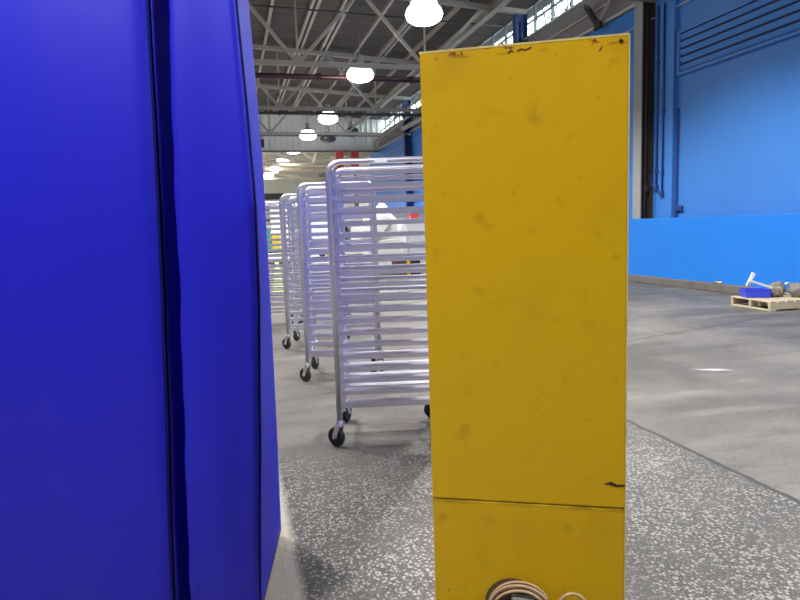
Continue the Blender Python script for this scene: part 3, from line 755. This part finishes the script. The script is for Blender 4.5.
# pale cloth covered machine
Ym = 17.5
mx_ = at(383, Ym, 0)
t = thing('sheeted_machine', 'pale machine heaped with white sheeting, seen through the nearest rack', 'machine', (mx_.x, Ym, 0))
MB().lo((-.55,-.4,.25), (.55,.4,1.0), bev=.03).build('body', 'pale', t)
MB().lump((-.1, 0, 1.3), (.52, .42, .62), 5, .45, 3, 1.6).build('sheeting', 'canvas', t, smooth=True)
MB().lump((.45, -.25, .85), (.22, .22, .62), 9, .35, 3, 1.6).build('sheeting', 'canvas', t, smooth=True)
for sx in (-.5, .5):
    for sy in (-.35, .35): MB().lo((sx-.04, sy-.04, 0), (sx+.04, sy+.04, .25)).build('leg', 'steel_grey', t)
MB().bar((-.5,-.42,.75), (.15,-.42,1.45), .05).build('lever', 'steel_grey', t)
bxo('brown_crate', 'dark brown crate on the floor in front of the sheeted machine', 'crate', (at(398, 16.6, 0).x, 16.6, 0), (.32,.4,.38), 'brown')
bxo('yellow_tub', 'small yellow tub beside the dark brown crate', 'tub', (at(406.5, 16.6, 0).x, 16.6, 0), (.10,.2,.40), 'yellow_tag')
bxo('black_bin', 'black bin at the cabinet edge, right of the yellow tub', 'bin', (at(414, 16.6, 0).x, 16.6, 0), (.22,.3,.42), 'black')
bxo('steel_drum_box', 'pale locker standing behind the black bin', 'locker', (at(412, 18.5, 0).x, 18.5, 0), (.75,.5,1.55), 'white')
bxo('pink_bag_box', 'small pink and red parcel on top of the pale locker', 'parcel', (at(414, 18.5, 0).x, 18.5, 1.582), (.25,.25,.12), 'red')
# tall far machine with two red housings
for i, px in enumerate((342.5, 357.5)):
    p = at(px, 34.5, 0)
    t = thing('conveyor_tower', ['left tower with a red housing, just below the corrugated partition', 'right tower with a red housing, just below the corrugated partition'][i], 'machine', p)
    MB().lo((-.11,-.11,0), (.11,.11,3.6)).build('mast', 'steel_dark', t); MB().lo((-.21,-.2,4.7), (.21,.2,5.6), bev=.04).build('housing', 'red', t); MB().lo((-.06,-.06,3.6), (.06,.06,4.7)).build('neck', 'steel_dark', t)
    MB().lo((-.4,-.4,0), (.4,.4,.1)).build('base_plate', 'steel_dark', t)
# pale partition panels closing the far floor
bxo('white_board', 'long low white board standing far down the hall behind the racks', 'board', (5.6, 26, 0), (5.2, .2, 1.9), 'canvas')
bxo('white_board', 'tall pale board standing behind the third rack down the hall', 'board', (2.6, 24, 0), (2.2, .2, 2.3), 'corr')
# bits between second and third racks
Yc = 15.0
table('workbench', 'low steel workbench between the second and third racks', (at(322, Yc, 0).x, Yc, 0), .95, .6, .62, 'steel_grey', 0, .3)
bxo('yellow_tub', 'yellow tub on the low steel workbench', 'tub', (at(329, Yc, 0).x, Yc, .621), (.15,.2,.22), 'yellow_tag')
bxo('black_bin', 'small black bin left of the yellow tub on the steel workbench', 'bin', (at(321, Yc, 0).x, Yc, .621), (.13,.2,.20), 'black')
bxo('white_carton', 'white carton at the left end of the low steel workbench', 'carton', (at(313, Yc, 0).x, Yc, .621), (.22,.2,.32), 'white')
# beside the cover edge
Yd = 13.2
t = table('workbench', 'black workbench glimpsed beside the edge of the blue cover', (at(271, 17, 0).x, 17, 0), 1.1, .6, .82, 'black', 0, .5)
bxo('teal_crate', 'teal crate on the black bench beside the blue cover', 'crate', (at(266, 17, 0).x, 17, .821), (.20,.3,.58), 'teal')
bxo('yellow_carton', 'yellow carton on the black bench beside the blue cover', 'carton', (at(275, 17, 0).x, 17, .821), (.22,.3,.42), 'yellow_tag')
t = thing('traffic_cone', 'pale lime cone standing on the floor beside the blue cover', 'cone', at(275, Yd, 0))
MB().lathe([(.15,.04),(.13,.05),(.035,.70),(.0,.70)], n=16).build('cone_body', 'hivis', t, smooth=True); MB().lo((-.19,-.19,0), (.19,.19,.04), bev=.01).build('base', 'hivis', t)
for i, (px, z, lb) in enumerate(((302, 0, 'black tool case on the floor behind the third rack'), )):
    bxo('dark_case', lb, 'case', (at(px, 12.5, 0).x, 12.5, 0), (.35,.3,.42), 'black')
bxo('red_box', 'small red box on the floor by the black tool case', 'box', (at(293, 12.2, 0).x, 12.2, 0), (.13,.2,.26), 'red')
# black hose looping on the floor behind the second rack
b = MB(); c = at(316, 8.9, 0); pts = []
for i in range(41):
    a = i/40*PI*2; pts.append((c.x+.48*math.cos(a), c.y+.30*math.sin(a), .03+.13*max(0, math.sin(a))))
b.tube(pts, .016, 7, closed=True); tag(b.build('black_hose', 'rubber', smooth=True), 'black hose looped on the floor behind the second rack', 'hose')
# dark doorway in the end wall
d = MB().lo((1.2, YF-.06, 0), (5.2, YF, 5.0)); o = struct(d.build('door_1', 'steel_dark'))
for k in range(4): MB().lo((1.2, YF-.08, .6+k*1.05), (5.2, YF-.06, 1.25+k*1.05)).build('door_panel', 'pale', o)

# ------------------------------------------------------------------ world and view
w = bpy.data.worlds.new('sky'); sc.world = w; w.use_nodes = True
bg = w.node_tree.nodes['Background']; bg.inputs[0].default_value = (.80, .93, 1, 1); bg.inputs[1].default_value = 4
vs = sc.view_settings; vs.view_transform = 'Standard'; vs.look = 'None'; vs.gamma = 1; vs.use_curve_mapping = False
vs.exposure = 1.35
